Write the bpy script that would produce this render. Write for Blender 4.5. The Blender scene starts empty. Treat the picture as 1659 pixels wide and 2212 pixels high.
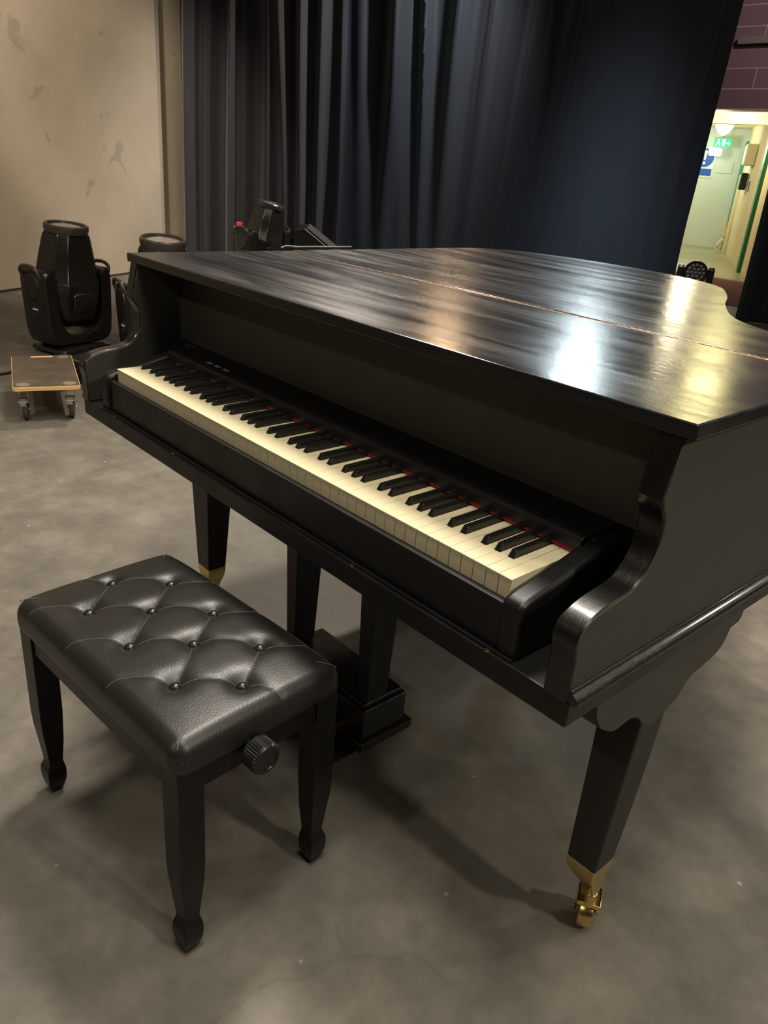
import bpy, bmesh, math, random
from mathutils import Vector, Matrix
random.seed(7)
C = bpy.context.scene.collection
R = math.radians
PI = math.pi

# ------------------------------------------------------------------ materials
def new_mat(name):
    m = bpy.data.materials.new(name); m.use_nodes = True
    nt = m.node_tree; b = nt.nodes['Principled BSDF']
    return m, nt, b
def srgb(r, g, b):
    f = lambda c: c/12.92 if c <= .04045 else ((c+.055)/1.055)**2.4
    return (f(r/255), f(g/255), f(b/255), 1)
def simple(name, col, rough=.5, metal=0, coat=0, emit=None, es=0, bump=0, bscale=60, spec=.5, sheen=0):
    m, nt, b = new_mat(name)
    b.inputs['Base Color'].default_value = col
    b.inputs['Roughness'].default_value = rough
    b.inputs['Metallic'].default_value = metal
    b.inputs['Coat Weight'].default_value = coat
    b.inputs['Specular IOR Level'].default_value = spec
    b.inputs['Sheen Weight'].default_value = sheen
    if emit: b.inputs['Emission Color'].default_value = emit; b.inputs['Emission Strength'].default_value = es
    # slight procedural variation of colour on every surface
    tc = nt.nodes.new('ShaderNodeTexCoord'); n = nt.nodes.new('ShaderNodeTexNoise')
    n.inputs['Scale'].default_value = bscale; n.inputs['Detail'].default_value = 4
    nt.links.new(tc.outputs['Object'], n.inputs['Vector'])
    mr = nt.nodes.new('ShaderNodeMapRange'); mr.inputs['To Min'].default_value = max(rough-.06, 0); mr.inputs['To Max'].default_value = min(rough+.08, 1)
    nt.links.new(n.outputs['Fac'], mr.inputs['Value']); nt.links.new(mr.outputs['Result'], b.inputs['Roughness'])
    if bump:
        bp = nt.nodes.new('ShaderNodeBump'); bp.inputs['Strength'].default_value = bump; bp.inputs['Distance'].default_value = .002
        nt.links.new(n.outputs['Fac'], bp.inputs['Height']); nt.links.new(bp.outputs['Normal'], b.inputs['Normal'])
    return m
def ramp(nt, stops):
    r = nt.nodes.new('ShaderNodeValToRGB'); e = r.color_ramp.elements
    e[0].position, e[0].color = stops[0]; e[1].position, e[1].color = stops[-1]
    for p, c in stops[1:-1]:
        k = e.new(p); k.color = c
    return r
def noise(nt, vec, scale, detail=5, rough=.6, dist=0):
    n = nt.nodes.new('ShaderNodeTexNoise'); n.inputs['Scale'].default_value = scale
    n.inputs['Detail'].default_value = detail; n.inputs['Roughness'].default_value = rough; n.inputs['Distortion'].default_value = dist
    nt.links.new(vec, n.inputs['Vector']); return n
def mapping(nt, scale=(1,1,1), rot=(0,0,0), out='Object'):
    tc = nt.nodes.new('ShaderNodeTexCoord'); mp = nt.nodes.new('ShaderNodeMapping')
    mp.inputs['Scale'].default_value = scale; mp.inputs['Rotation'].default_value = rot
    nt.links.new(tc.outputs[out], mp.inputs['Vector']); return mp.outputs['Vector']
def mixc(nt, fac, a, b, mode='MIX'):
    m = nt.nodes.new('ShaderNodeMix'); m.data_type = 'RGBA'; m.blend_type = mode
    for s, v in ((0, fac), (6, a), (7, b)):
        if hasattr(v, 'links') or isinstance(v, bpy.types.NodeSocket): nt.links.new(v, m.inputs[s])
        else: m.inputs[s].default_value = v
    return m.outputs[2]

M = {}
# piano lacquer: satin black, brushed by hand
def piano_mat(name, rough, bumps, coat=0.0, stretch=(3, 40, 40), col=(.0065, .0062, .0056, 1), bscale=3.0):
    m, nt, b = new_mat(name)
    v = mapping(nt, stretch)
    n = noise(nt, v, bscale, 6, .65)
    v2 = mapping(nt, (1, 1, 1)); n2 = noise(nt, v2, 9, 5, .6)
    b.inputs['Base Color'].default_value = col
    b.inputs['Coat Weight'].default_value = coat; b.inputs['Coat Roughness'].default_value = .12; b.inputs['Specular IOR Level'].default_value = .38
    mr = nt.nodes.new('ShaderNodeMapRange'); mr.inputs['From Min'].default_value = .3; mr.inputs['From Max'].default_value = .7
    mr.inputs['To Min'].default_value = rough-.06; mr.inputs['To Max'].default_value = rough+.1
    nt.links.new(n2.outputs['Fac'], mr.inputs['Value']); nt.links.new(mr.outputs['Result'], b.inputs['Roughness'])
    bp = nt.nodes.new('ShaderNodeBump'); bp.inputs['Strength'].default_value = bumps; bp.inputs['Distance'].default_value = .002
    nt.links.new(n.outputs['Fac'], bp.inputs['Height']); nt.links.new(bp.outputs['Normal'], b.inputs['Normal'])
    return m
M['piano'] = piano_mat('satin_black_lacquer', .42, .10)
M['piano_lit'] = piano_mat('lit_matt_black_lacquer', .55, .08, col=(.040, .038, .030, 1))  # olive light and reflections put into the lacquer colour of sides and fallboard
M['leg_shaded'] = piano_mat('shade_darkened_leg_lacquer', .58, .08, col=(.022, .021, .017, 1))  # same lacquer darkened so the leg's shaded front face reads black
M['piano_gloss'] = piano_mat('glossy_black_paint', .22, .9, .3, (12, 12, 12), bscale=9)
# lid top: worn, brushed in the length of the keyboard
def lid_mat():
    m, nt, b = new_mat('worn_black_lid_lacquer')
    v = mapping(nt, (1.1, 9, 9)); n = noise(nt, v, 2.2, 7, .62, .4)
    v2 = mapping(nt, (5, 70, 60)); n2 = noise(nt, v2, 2, 4, .6)
    v3 = mapping(nt, (60, 90, 60)); n3 = noise(nt, v3, 6, 4, .6)
    cr = ramp(nt, [(0, (.006, .006, .007, 1)), (.45, (.010, .010, .012, 1)), (.62, (.016, .015, .014, 1)), (1, (.034, .030, .026, 1))])
    nt.links.new(n.outputs['Fac'], cr.inputs['Fac']); nt.links.new(cr.outputs['Color'], b.inputs['Base Color'])
    mr = nt.nodes.new('ShaderNodeMapRange'); mr.inputs['From Min'].default_value = .3; mr.inputs['From Max'].default_value = .7
    mr.inputs['To Min'].default_value = .14; mr.inputs['To Max'].default_value = .29
    nt.links.new(n.outputs['Fac'], mr.inputs['Value']); nt.links.new(mr.outputs['Result'], b.inputs['Roughness'])
    ad = nt.nodes.new('ShaderNodeMath'); ad.operation = 'ADD'
    ad.operation = 'MULTIPLY_ADD'; nt.links.new(n3.outputs['Fac'], ad.inputs[0]); ad.inputs[1].default_value = .35; nt.links.new(n2.outputs['Fac'], ad.inputs[2])
    bp = nt.nodes.new('ShaderNodeBump'); bp.inputs['Strength'].default_value = .16; bp.inputs['Distance'].default_value = .0015
    nt.links.new(ad.outputs[0], bp.inputs['Height']); nt.links.new(bp.outputs['Normal'], b.inputs['Normal'])
    return m
M['lid'] = lid_mat()
M['white_key'] = simple('cream_key_plastic', srgb(216, 204, 168), .38, bscale=20)
M['black_key'] = simple('black_key_plastic', (.009, .009, .008, 1), .28, bscale=30)
M['felt'] = simple('red_felt', srgb(170, 22, 34), .9, bscale=200)
M['brass'] = simple('old_brass', srgb(226, 198, 128), .26, 1, bump=.4, bscale=70)
M['copper'] = simple('dull_brass', srgb(120, 84, 50), .4, 1)
M['steel'] = simple('bright_steel', (.62, .62, .60, 1), .28, 1)
M['label_grey'] = simple('grey_sticker', srgb(140, 145, 150), .4)
M['bench_wood'] = simple('black_bench_wood', (.0042, .004, .0042, 1), .36, bump=.15, bscale=40, spec=.3)
def leather():
    m, nt, b = new_mat('black_leatherette')
    b.inputs['Base Color'].default_value = (.012, .0115, .010, 1)
    b.inputs['Roughness'].default_value = .39
    v = mapping(nt, (1, 1, 1)); vo = nt.nodes.new('ShaderNodeTexVoronoi'); vo.inputs['Scale'].default_value = 520
    nt.links.new(v, vo.inputs['Vector']); n = noise(nt, v, 60, 4)
    ad = nt.nodes.new('ShaderNodeMath'); ad.operation = 'ADD'; nt.links.new(vo.outputs['Distance'], ad.inputs[0]); nt.links.new(n.outputs['Fac'], ad.inputs[1])
    bp = nt.nodes.new('ShaderNodeBump'); bp.inputs['Strength'].default_value = .16; bp.inputs['Distance'].default_value = .0012
    nt.links.new(ad.outputs[0], bp.inputs['Height']); nt.links.new(bp.outputs['Normal'], b.inputs['Normal'])
    return m
M['leather'] = leather()
M['stitch'] = simple('grey_thread', srgb(88, 84, 76), .8)
M['knob'] = simple('black_knob_plastic', (.010, .010, .009, 1), .3)
M['head_plastic'] = simple('glossy_black_fixture_plastic', (.016, .014, .012, 1), .20, bscale=12)
M['yoke_plastic'] = simple('satin_black_fixture_plastic', (.014, .0125, .011, 1), .30, bscale=18)
M['rubber'] = simple('black_rubber', (.012, .012, .012, 1), .7)
M['ring'] = simple('glint_lightened_black', (.055, .048, .042, 1), .25, bscale=18)  # rings and handles lightened to stand in for bright rim reflections
M['lens'] = simple('lens_glass', (.34, .29, .24, 1), .06, 0, spec=.9)
M['led_lens'] = simple('led_cup', (.18, .16, .15, 1), .3, .5)
M['dolly_top'] = None
def ply():
    m, nt, b = new_mat('brown_film_faced_ply')
    v = mapping(nt, (1, 1, 1)); n = noise(nt, v, 9, 6)
    cr = ramp(nt, [(.3, srgb(62, 53, 43)), (.7, srgb(88, 76, 62))]); nt.links.new(n.outputs['Fac'], cr.inputs['Fac'])
    nt.links.new(cr.outputs['Color'], b.inputs['Base Color']); b.inputs['Roughness'].default_value = .45; return m
M['dolly_top'] = ply()
M['ply_edge'] = simple('raw_ply_edge', srgb(214, 176, 112), .7, bscale=40)
M['pad'] = simple('worn_spot', srgb(112, 100, 80), .7)
M['tyre'] = simple('grey_tyre', srgb(62, 58, 54), .6)
M['cable'] = simple('black_cable', (.01, .01, .01, 1), .5)
M['blue_led'] = simple('blue_strip', srgb(120, 140, 220), .3, emit=srgb(120, 140, 230), es=.3)
M['red_plastic'] = simple('red_plastic', srgb(190, 60, 30), .5)
M['grey_mesh'] = simple('dark_grey_grille', (.06, .058, .055, 1), .55, bump=.8, bscale=300)

def floor_mat():
    m, nt, b = new_mat('painted_stage_floor')
    v = mapping(nt, (1, 1, 1))
    n1 = noise(nt, v, 1.1, 7, .62, .1); n2 = noise(nt, v, 4.5, 9, .62, .12); n3 = noise(nt, v, 55, 3, .6)
    cr = ramp(nt, [(.28, srgb(86, 82, 75)), (.5, srgb(100, 95, 87)), (.72, srgb(118, 112, 102))])
    nt.links.new(n2.outputs['Fac'], cr.inputs['Fac'])
    cr1 = ramp(nt, [(.3, (.80, .80, .80, 1)), (.7, (1.1, 1.1, 1.06, 1))]); nt.links.new(n1.outputs['Fac'], cr1.inputs['Fac'])
    c = mixc(nt, .75, cr.outputs['Color'], cr1.outputs['Color'], 'MULTIPLY')
    n4 = noise(nt, v, 16, 8, .7, .2); c4 = ramp(nt, [(.34, (.86, .86, .85, 1)), (.66, (1.12, 1.12, 1.12, 1))]); nt.links.new(n4.outputs['Fac'], c4.inputs['Fac'])
    c = mixc(nt, 1.0, c, c4.outputs['Color'], 'MULTIPLY')
    # paint flecks
    vo = nt.nodes.new('ShaderNodeTexVoronoi'); vo.inputs['Scale'].default_value = 9; vo.inputs['Randomness'].default_value = 1
    nt.links.new(v, vo.inputs['Vector'])
    ad = nt.nodes.new('ShaderNodeMath'); ad.operation = 'MULTIPLY_ADD'; nt.links.new(n3.outputs['Fac'], ad.inputs[0]); ad.inputs[1].default_value = -.05
    nt.links.new(vo.outputs['Distance'], ad.inputs[2])
    lt = ramp(nt, [(.0, (1, 1, 1, 1)), (.030, (0, 0, 0, 1))]); nt.links.new(ad.outputs[0], lt.inputs['Fac'])
    # only some cells
    sp = nt.nodes.new('ShaderNodeSeparateColor'); nt.links.new(vo.outputs['Color'], sp.inputs[0])
    th = nt.nodes.new('ShaderNodeMath'); th.operation = 'GREATER_THAN'; th.inputs[1].default_value = .45; nt.links.new(sp.outputs[0], th.inputs[0])
    mu = nt.nodes.new('ShaderNodeMath'); mu.operation = 'MULTIPLY'; nt.links.new(lt.outputs['Color'], mu.inputs[0]); nt.links.new(th.outputs[0], mu.inputs[1])
    mu2 = nt.nodes.new('ShaderNodeMath'); mu2.operation = 'MULTIPLY'; nt.links.new(mu.outputs[0], mu2.inputs[0]); mu2.inputs[1].default_value = .55
    c = mixc(nt, mu2.outputs[0], c, srgb(190, 182, 165))
    # thin cracks in the paint
    vc = nt.nodes.new('ShaderNodeTexVoronoi'); vc.feature = 'DISTANCE_TO_EDGE'; vc.inputs['Scale'].default_value = 1.5
    vd = mixc(nt, .16, v, n2.outputs['Color']); nt.links.new(vd, vc.inputs['Vector'])
    cc = ramp(nt, [(0, (.22, .22, .22, 1)), (.005, (0, 0, 0, 1))]); nt.links.new(vc.outputs['Distance'], cc.inputs['Fac'])
    msk = ramp(nt, [(.5, (0, 0, 0, 1)), (.62, (1, 1, 1, 1))]); nt.links.new(n1.outputs['Fac'], msk.inputs['Fac'])
    f = nt.nodes.new('ShaderNodeMath'); f.operation = 'MULTIPLY'; nt.links.new(cc.outputs['Color'], f.inputs[0]); nt.links.new(msk.outputs['Color'], f.inputs[1])
    c = mixc(nt, f.outputs[0], c, srgb(52, 48, 40))
    nt.links.new(c, b.inputs['Base Color'])
    mr = nt.nodes.new('ShaderNodeMapRange'); mr.inputs['To Min'].default_value = .42; mr.inputs['To Max'].default_value = .68
    nt.links.new(n2.outputs['Fac'], mr.inputs['Value']); nt.links.new(mr.outputs['Result'], b.inputs['Roughness'])
    b.inputs['Specular IOR Level'].default_value = .35
    bp = nt.nodes.new('ShaderNodeBump'); bp.inputs['Strength'].default_value = .2; bp.inputs['Distance'].default_value = .003
    nt.links.new(n2.outputs['Fac'], bp.inputs['Height']); nt.links.new(bp.outputs['Normal'], b.inputs['Normal'])
    return m
M['floor'] = floor_mat()
def plaster(name, a, b_, dirt, scuff=True):
    m, nt, b = new_mat(name)
    v = mapping(nt, (1, 1, 1)); n = noise(nt, v, 1.3, 6, .6, .4); n2 = noise(nt, v, 2.6, 3, .5, 1.2); n3 = noise(nt, v, 30, 4)
    cr = ramp(nt, [(.3, a), (.7, b_)]); nt.links.new(n.outputs['Fac'], cr.inputs['Fac']); c = cr.outputs['Color']
    if scuff:
        s = ramp(nt, [(.66, (0, 0, 0, 1)), (.70, (.38, .38, .38, 1))]); nt.links.new(n2.outputs['Fac'], s.inputs['Fac'])
        c = mixc(nt, s.outputs['Color'], c, dirt)
    nt.links.new(c, b.inputs['Base Color']); b.inputs['Roughness'].default_value = .8
    bp = nt.nodes.new('ShaderNodeBump'); bp.inputs['Strength'].default_value = .15; bp.inputs['Distance'].default_value = .003
    nt.links.new(n3.outputs['Fac'], bp.inputs['Height']); nt.links.new(bp.outputs['Normal'], b.inputs['Normal'])
    return m
M['wall'] = plaster('beige_wall_paint', srgb(168, 152, 130), srgb(184, 168, 146), srgb(120, 110, 92))
M['corridor_wall'] = plaster('pale_green_wall_paint', srgb(214, 218, 204), srgb(224, 228, 214), srgb(160, 170, 150), False)
M['cream_wall'] = plaster('cream_wall_paint', srgb(226, 210, 168), srgb(236, 220, 182), srgb(160, 140, 110), False)
M['dark_wall'] = plaster('dark_stage_wall', srgb(40, 38, 36), srgb(50, 46, 44), srgb(30, 30, 30), False)
M['corridor_floor'] = plaster('pale_corridor_floor', srgb(150, 146, 118), srgb(164, 160, 132), srgb(120, 110, 90), False)
M['corridor_floor'].node_tree.nodes['Principled BSDF'].inputs['Roughness'].default_value = .3
M['teal'] = simple('teal_gloss_paint', srgb(30, 150, 130), .35)
M['green'] = simple('green_gloss_paint', srgb(28, 128, 92), .35)
M['carpet'] = simple('brick_red_carpet', srgb(120, 52, 50), .95, bump=.6, bscale=120)
def brick():
    m, nt, b = new_mat('purple_painted_blockwork')
    tc = nt.nodes.new('ShaderNodeTexCoord'); sx = nt.nodes.new('ShaderNodeSeparateXYZ'); nt.links.new(tc.outputs['Object'], sx.inputs[0])
    cb = nt.nodes.new('ShaderNodeCombineXYZ'); nt.links.new(sx.outputs['X'], cb.inputs['X']); nt.links.new(sx.outputs['Z'], cb.inputs['Y'])
    br = nt.nodes.new('ShaderNodeTexBrick'); nt.links.new(cb.outputs[0], br.inputs['Vector'])
    br.inputs['Scale'].default_value = 1; br.inputs['Brick Width'].default_value = 1.6; br.inputs['Row Height'].default_value = .255
    br.inputs['Mortar Size'].default_value = .012; br.inputs['Mortar Smooth'].default_value = .3
    br.inputs['Color1'].default_value = srgb(112, 84, 92); br.inputs['Color2'].default_value = srgb(100, 76, 82); br.inputs['Mortar'].default_value = srgb(150, 122, 116)
    nt.links.new(br.outputs['Color'], b.inputs['Base Color']); b.inputs['Roughness'].default_value = .7
    bp = nt.nodes.new('ShaderNodeBump'); bp.inputs['Strength'].default_value = .7; bp.inputs['Distance'].default_value = .01; bp.invert = True
    nt.links.new(br.outputs['Fac'], bp.inputs['Height']); nt.links.new(bp.outputs['Normal'], b.inputs['Normal'])
    return m
M['brick'] = brick()
def cloth(name, col, sheen, tint, rough=.75):
    m, nt, b = new_mat(name)
    v = mapping(nt, (3, 3, .3)); n = noise(nt, v, 3, 4)
    c = mixc(nt, n.outputs['Fac'], tuple(x*.75 for x in col[:3])+(1,), tuple(x*1.25 for x in col[:3])+(1,))
    nt.links.new(c, b.inputs['Base Color']); b.inputs['Roughness'].default_value = rough
    b.inputs['Specular IOR Level'].default_value = .2
    b.inputs['Sheen Weight'].default_value = sheen; b.inputs['Sheen Tint'].default_value = tint; b.inputs['Sheen Roughness'].default_value = .45
    return m
M['curtain_grey'] = cloth('charcoal_stage_cloth', (.020, .019, .020, 1), .25, (.8, .78, .8, 1))
M['curtain_navy'] = cloth('navy_black_stage_cloth', (.014, .018, .024, 1), .35, (.72, .8, .9, 1), .6)
M['sign_white'] = simple('sign_white', srgb(225, 232, 228), .5)
M['sign_blue'] = simple('sign_blue', srgb(14, 78, 180), .5)
M['exit_green'] = simple('lit_green', srgb(30, 190, 110), .5, emit=srgb(40, 210, 130), es=.5)
M['lit_white'] = simple('lit_white', (1, 1, 1, 1), .5, emit=(1, 1, .93, 1), es=2.5)
M['lit_warm'] = simple('lit_warm', (1, 1, 1, 1), .5, emit=(1, .93, .68, 1), es=2.5)
M['white_box'] = simple('white_enamel', srgb(240, 232, 205), .5)
M['aluminium'] = simple('dull_aluminium', srgb(150, 145, 135), .45, .6)

# ------------------------------------------------------------------ geometry helpers
class G:
    def __init__(s): s.bm = bmesh.new()
    def face(s, vs):
        try: return s.bm.faces.new(vs)
        except ValueError: return None
    def box(s, x0, x1, y0, y1, z0, z1, mat=None):
        P = [(x, y, z) for z in (z0, z1) for y in (y0, y1) for x in (x0, x1)]
        v = [s.bm.verts.new(mat @ Vector(p) if mat else p) for p in P]
        for f in ((0,2,3,1),(4,5,7,6),(0,1,5,4),(2,6,7,3),(0,4,6,2),(1,3,7,5)): s.face([v[i] for i in f])
        return s
    def loft(s, rings, cap=True, mat=None):
        L = [[s.bm.verts.new(mat @ Vector(p) if mat else p) for p in r] for r in rings]
        n = len(L[0])
        for a, b in zip(L, L[1:]):
            for i in range(n): s.face([a[i], a[(i+1) % n], b[(i+1) % n], b[i]])
        if cap: s.face(list(reversed(L[0]))); s.face(L[-1])
        return s
    def prism(s, poly, axis, a, b, mat=None):
        # poly in the two remaining axes in order
        def P(u, v, w):
            return {'x': (w, u, v), 'y': (u, w, v), 'z': (u, v, w)}[axis]
        s.loft([[P(u, v, a) for u, v in poly], [P(u, v, b) for u, v in poly]], True, mat); return s
    def lathe(s, prof, n=32, mat=None):
        s.loft([[(r*math.cos(2*PI*i/n), r*math.sin(2*PI*i/n), z) for i in range(n)] for r, z in prof], True, mat); return s
    def cyl(s, p0, p1, r0, r1=None, n=24):
        r1 = r0 if r1 is None else r1; p0 = Vector(p0); p1 = Vector(p1); d = (p1-p0)
        q = d.to_track_quat('Z', 'Y').to_matrix().to_4x4(); m = Matrix.Translation(p0) @ q
        return s.lathe([(r0, 0), (r1, d.length)], n, m)
    def tube(s, pts, r, n=10):
        pts = [Vector(p) for p in pts]; rings = []
        for i, p in enumerate(pts):
            t = (pts[min(i+1, len(pts)-1)] - pts[max(i-1, 0)]).normalized()
            q = t.to_track_quat('Z', 'Y').to_matrix()
            rings.append([p + q @ Vector((r*math.cos(2*PI*k/n), r*math.sin(2*PI*k/n), 0)) for k in range(n)])
        return s.loft(rings)
    def sphere(s, c, r, sc=(1, 1, 1), seg=20, rings=12):
        m = Matrix.Translation(c) @ Matrix.Diagonal((sc[0], sc[1], sc[2], 1))
        pr = [(max(r*math.sin(PI*k/rings), 1e-4), -r*math.cos(PI*k/rings)) for k in range(rings+1)]
        return s.lathe(pr, seg, m)
    def build(s, name, mat, parent=None, bevel=0, smooth=False, seg=2, sub=0):
        bmesh.ops.recalc_face_normals(s.bm, faces=s.bm.faces)
        me = bpy.data.meshes.new(name); s.bm.to_mesh(me); s.bm.free()
        o = bpy.data.objects.new(name, me); C.objects.link(o)
        if mat: me.materials.append(mat)
        if parent: o.parent = parent
        if smooth:
            for p in me.polygons: p.use_smooth = True
            me.set_sharp_from_angle(angle=R(38))
        if bevel:
            b = o.modifiers.new('bevel', 'BEVEL'); b.width = bevel; b.segments = seg; b.limit_method = 'ANGLE'; b.angle_limit = R(35)
            b.harden_normals = False
        if sub:
            q = o.modifiers.new('subdivision', 'SUBSURF'); q.levels = sub; q.render_levels = sub
        return o
def empty(name, loc, rz=0, label=None, cat=None, group=None):
    o = bpy.data.objects.new(name, None); C.objects.link(o); o.location = loc; o.rotation_euler = (0, 0, rz); o.empty_display_size = .1
    if label: o['label'] = label; o['category'] = cat
    if group: o['group'] = group
    return o
def tag(o, label, cat, group=None):
    o['label'] = label; o['category'] = cat
    if group: o['group'] = group
    return o
def struct(o): o['kind'] = 'structure'; return o
def copy_part(o, parent, loc=None):
    c = o.copy(); C.objects.link(c); c.parent = parent
    if loc is not None: c.location = loc
    for ch in [k for k in bpy.data.objects if k.parent == o]: copy_part(ch, c)
    return c
def smooth_curve(pts, n=6, closed=False):
    P = [Vector((p[0], p[1], 0)) for p in pts]; out = []
    N = len(P)
    for i in range(N-1):
        p0, p1, p2, p3 = P[max(i-1, 0)], P[i], P[i+1], P[min(i+2, N-1)]
        for k in range(n):
            t = k/n
            q = .5*((2*p1) + (-p0+p2)*t + (2*p0-5*p1+4*p2-p3)*t*t + (-p0+3*p1-3*p2+p3)*t**3)
            out.append((q.x, q.y))
    out.append((P[-1].x, P[-1].y)); return out

# ------------------------------------------------------------------ camera (piano frame: x along keyboard, y into the piano)
cx, cy, cz, yaw, pit, rol, fpx = 1.91187, -.74339, 1.24292, .811044, .422014, .08411, 1686.41
fw = Vector((-math.sin(yaw)*math.cos(pit), math.cos(yaw)*math.cos(pit), -math.sin(pit)))
r0 = Vector((math.cos(yaw), math.sin(yaw), 0)); u0 = r0.cross(fw)
rt = math.cos(rol)*r0 + math.sin(rol)*u0; up = -math.sin(rol)*r0 + math.cos(rol)*u0
cam = bpy.data.cameras.new('camera'); co = bpy.data.objects.new('camera', cam); C.objects.link(co)
mw = Matrix((rt, up, -fw)).transposed().to_4x4(); mw.translation = (cx, cy, cz); co.matrix_world = mw
cam.sensor_fit = 'VERTICAL'; cam.sensor_height = 36; cam.lens = fpx/2212*36; cam.clip_start = .05; cam.clip_end = 100
bpy.context.scene.camera = co

# ================================================================== GRAND PIANO
W = 1.4984
piano = empty('grand_piano', (0, 0, 0), 0, 'black baby grand piano with closed worn lid and exposed keyboard', 'piano')
# --- keybed
g = G(); g.box(-.003, W+.003, -.004, .86, .598, .6375)
g.build('keybed', M['piano'], piano, .003)
# --- sides with the scrolled arms
arm = smooth_curve([(-.006, .70), (-.010, .722), (-.004, .741), (.014, .753), (.042, .7605), (.075, .764), (.102, .770), (.122, .785), (.136, .808), (.142, .832), (.139, .855), (.128, .874)], 5)
arm = [(-.006, .6375)] + arm + [(.122, .886), (.140, .966), (.86, .966), (.86, .6375)]
for x0, x1 in ((0, .036), (W-.038, W)):
    g = G(); g.prism(arm, 'x', x0, x1)
    g.build('side_panel', M['piano_lit'], piano, .0035, True, 3)
# glossy arm fronts and the base moulding
def strip_on_arm(x0, x1):
    g = G(); pts = arm[:-2]
    off = []
    for i, (y, z) in enumerate(pts):
        a = Vector(pts[max(i-1, 0)]); b = Vector(pts[min(i+1, len(pts)-1)]); t = (b-a).normalized(); n = Vector((-t.y, t.x))
        off.append((y+n.x*.0016, z+n.y*.0016))
    V = []
    for (y, z), (y2, z2) in zip(pts, off):
        V.append([g.bm.verts.new((x0+.003, y2, z2)), g.bm.verts.new((x1-.003, y2, z2)), g.bm.verts.new((x1-.001, y, z)), g.bm.verts.new((x0+.001, y, z))])
    for a, b in zip(V, V[1:]):
        for i in range(4): g.face([a[i], a[(i+1) % 4], b[(i+1) % 4], b[i]])
    g.face(V[0]); g.face(list(reversed(V[-1])))
    return g.build('arm_facing', M['piano_gloss_arm'], piano, 0, True)
M['piano_gloss_arm'] = piano_mat('brushed_gloss_black', .26, .30, .2, (30, 6, 6), bscale=7)
strip_on_arm(0, .036); strip_on_arm(W-.038, W)
for s, X in ((1, W), (-1, 0)):
    g = G()
    pr = [(X-s*.002, .6375), (X+s*.014, .6375), (X+s*.014, .6415), (X+s*.010, .6475), (X+s*.004, .652), (X+s*.003, .657), (X-s*.002, .657)]
    g.prism([(x, z) for x, z in pr], 'y', -.004, .85)
    g.build('base_moulding', M['piano_gloss'], piano, .0012, True)
# --- curved rim / body
lid_out = [(-.014, .6), (-.016, .8), (-.02, 1.0), (-.024, 1.2), (-.024, 1.34), (-.004, 1.455), (.055, 1.532), (.16, 1.588), (.29, 1.618), (.43, 1.632), (.56, 1.626), (.68, 1.602), (.77, 1.568), (.85, 1.51), (.905, 1.43), (.95, 1.35), (.985, 1.28), (1.02, 1.20), (1.06, 1.125), (1.11, 1.04), (1.17, .968), (1.25, .918), (1.34, .885), (1.43, .868), (1.5124, .862)]
curve = smooth_curve(lid_out, 4)
rim = [(x*.974+.016, y-.018*(1 if y > 1.0 else .3)) for x, y in curve if y > .8625 or (x < .5 and y > .86)]
rim = [(max(x, 0.0), y) for x, y in rim]
body = [(.036, .262), (.036, .86), (0, .8605)] + rim + [(W, .8605), (W-.038, .86), (W-.038, .262)]
g = G(); g.prism(body, 'z', .6376, .966)
g.build('rim', M['piano_lit'], piano, 0, True)
g = G(); g.prism([(.0, .8602)] + rim + [(W, .8602)], 'z', .60, .6374)
g.build('bottom_board', M['piano_lit'], piano, 0, True)
# --- lid
front = [(-.014, .136), (W+.014, .136), (W+.014, .6225), (-.014, .6225)]
g = G(); g.prism(front, 'z', .966, .987); g.build('front_lid', M['lid'], piano, .003, False, 3)
main = [(W+.014, .6285), (-.014, .6285)] + [p for p in curve if p[1] > .64]
g = G(); g.prism(main, 'z', .966, .988); g.build('main_lid', M['lid'], piano, .003, True, 3)
g = G(); g.cyl((-.012, .6255, .9835), (W+.012, .6255, .9835), .0034, n=12)
for k in range(46):
    x = .01+k*.0325; g.cyl((x, .6255, .9835), (x+.004, .6255, .9835), .0044, n=10)
g.build('piano_hinge', M['copper'], piano, 0, True)
# --- upper panel behind the keys (opened fallboard)
g = G(); g.box(.036, W-.038, .250, .262, .775, .934); g.build('fallboard', M['piano_lit'], piano, .002)
g = G(); g.box(.036, W-.038, .246, .262, .936, .966); g.build('fallboard_rail', M['piano_lit'], piano, .002)
g = G(); g.cyl((1.408, .2505, .876), (1.408, .2455, .876), .011, .010, 24); g.cyl((1.408, .2455, .876), (1.408, .243, .876), .005, .0045, 16)
g.build('fallboard_screw', M['piano_gloss'], piano, 0, True)
g = G(); g.cyl((.778, .2465, .953), (.778, .2452, .953), .0035, n=16); g.box(.7768, .7792, .2452, .2465, .937, .953)
g.build('keyhole', simple('keyhole_dark', (.001, .001, .001, 1), .9), piano)
# shelf and nose strip
g = G(); g.prism([(.163, .749), (.163, .767), (.167, .772), (.262, .776), (.262, .70), (.20, .70), (.20, .749)], 'x', .127, 1.374)
g.build('key_cover_rail', M['piano'], piano, .002)
g = G(); g.box(.136, 1.366, .164, .176, .7455, .7487); g.build('red_felt_strip', M['felt'], piano)
for x in (.286, .322, .360):
    g = G(); g.box(x-.010, x+.012, .186, .194, .7731, .7742); o = g.build('sticker', M['label_grey'], piano)
g = G()
for a in ((1.262, 1.300, .155+.02, .1565+.02), (1.262, 1.300, .197, .1985), (1.262, 1.2635, .175, .198), (1.2985, 1.300, .175, .198)): g.box(a[0], a[1], a[2], a[3], .7728, .7745)
g.build('lock_plate', M['piano_gloss'], piano)
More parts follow.
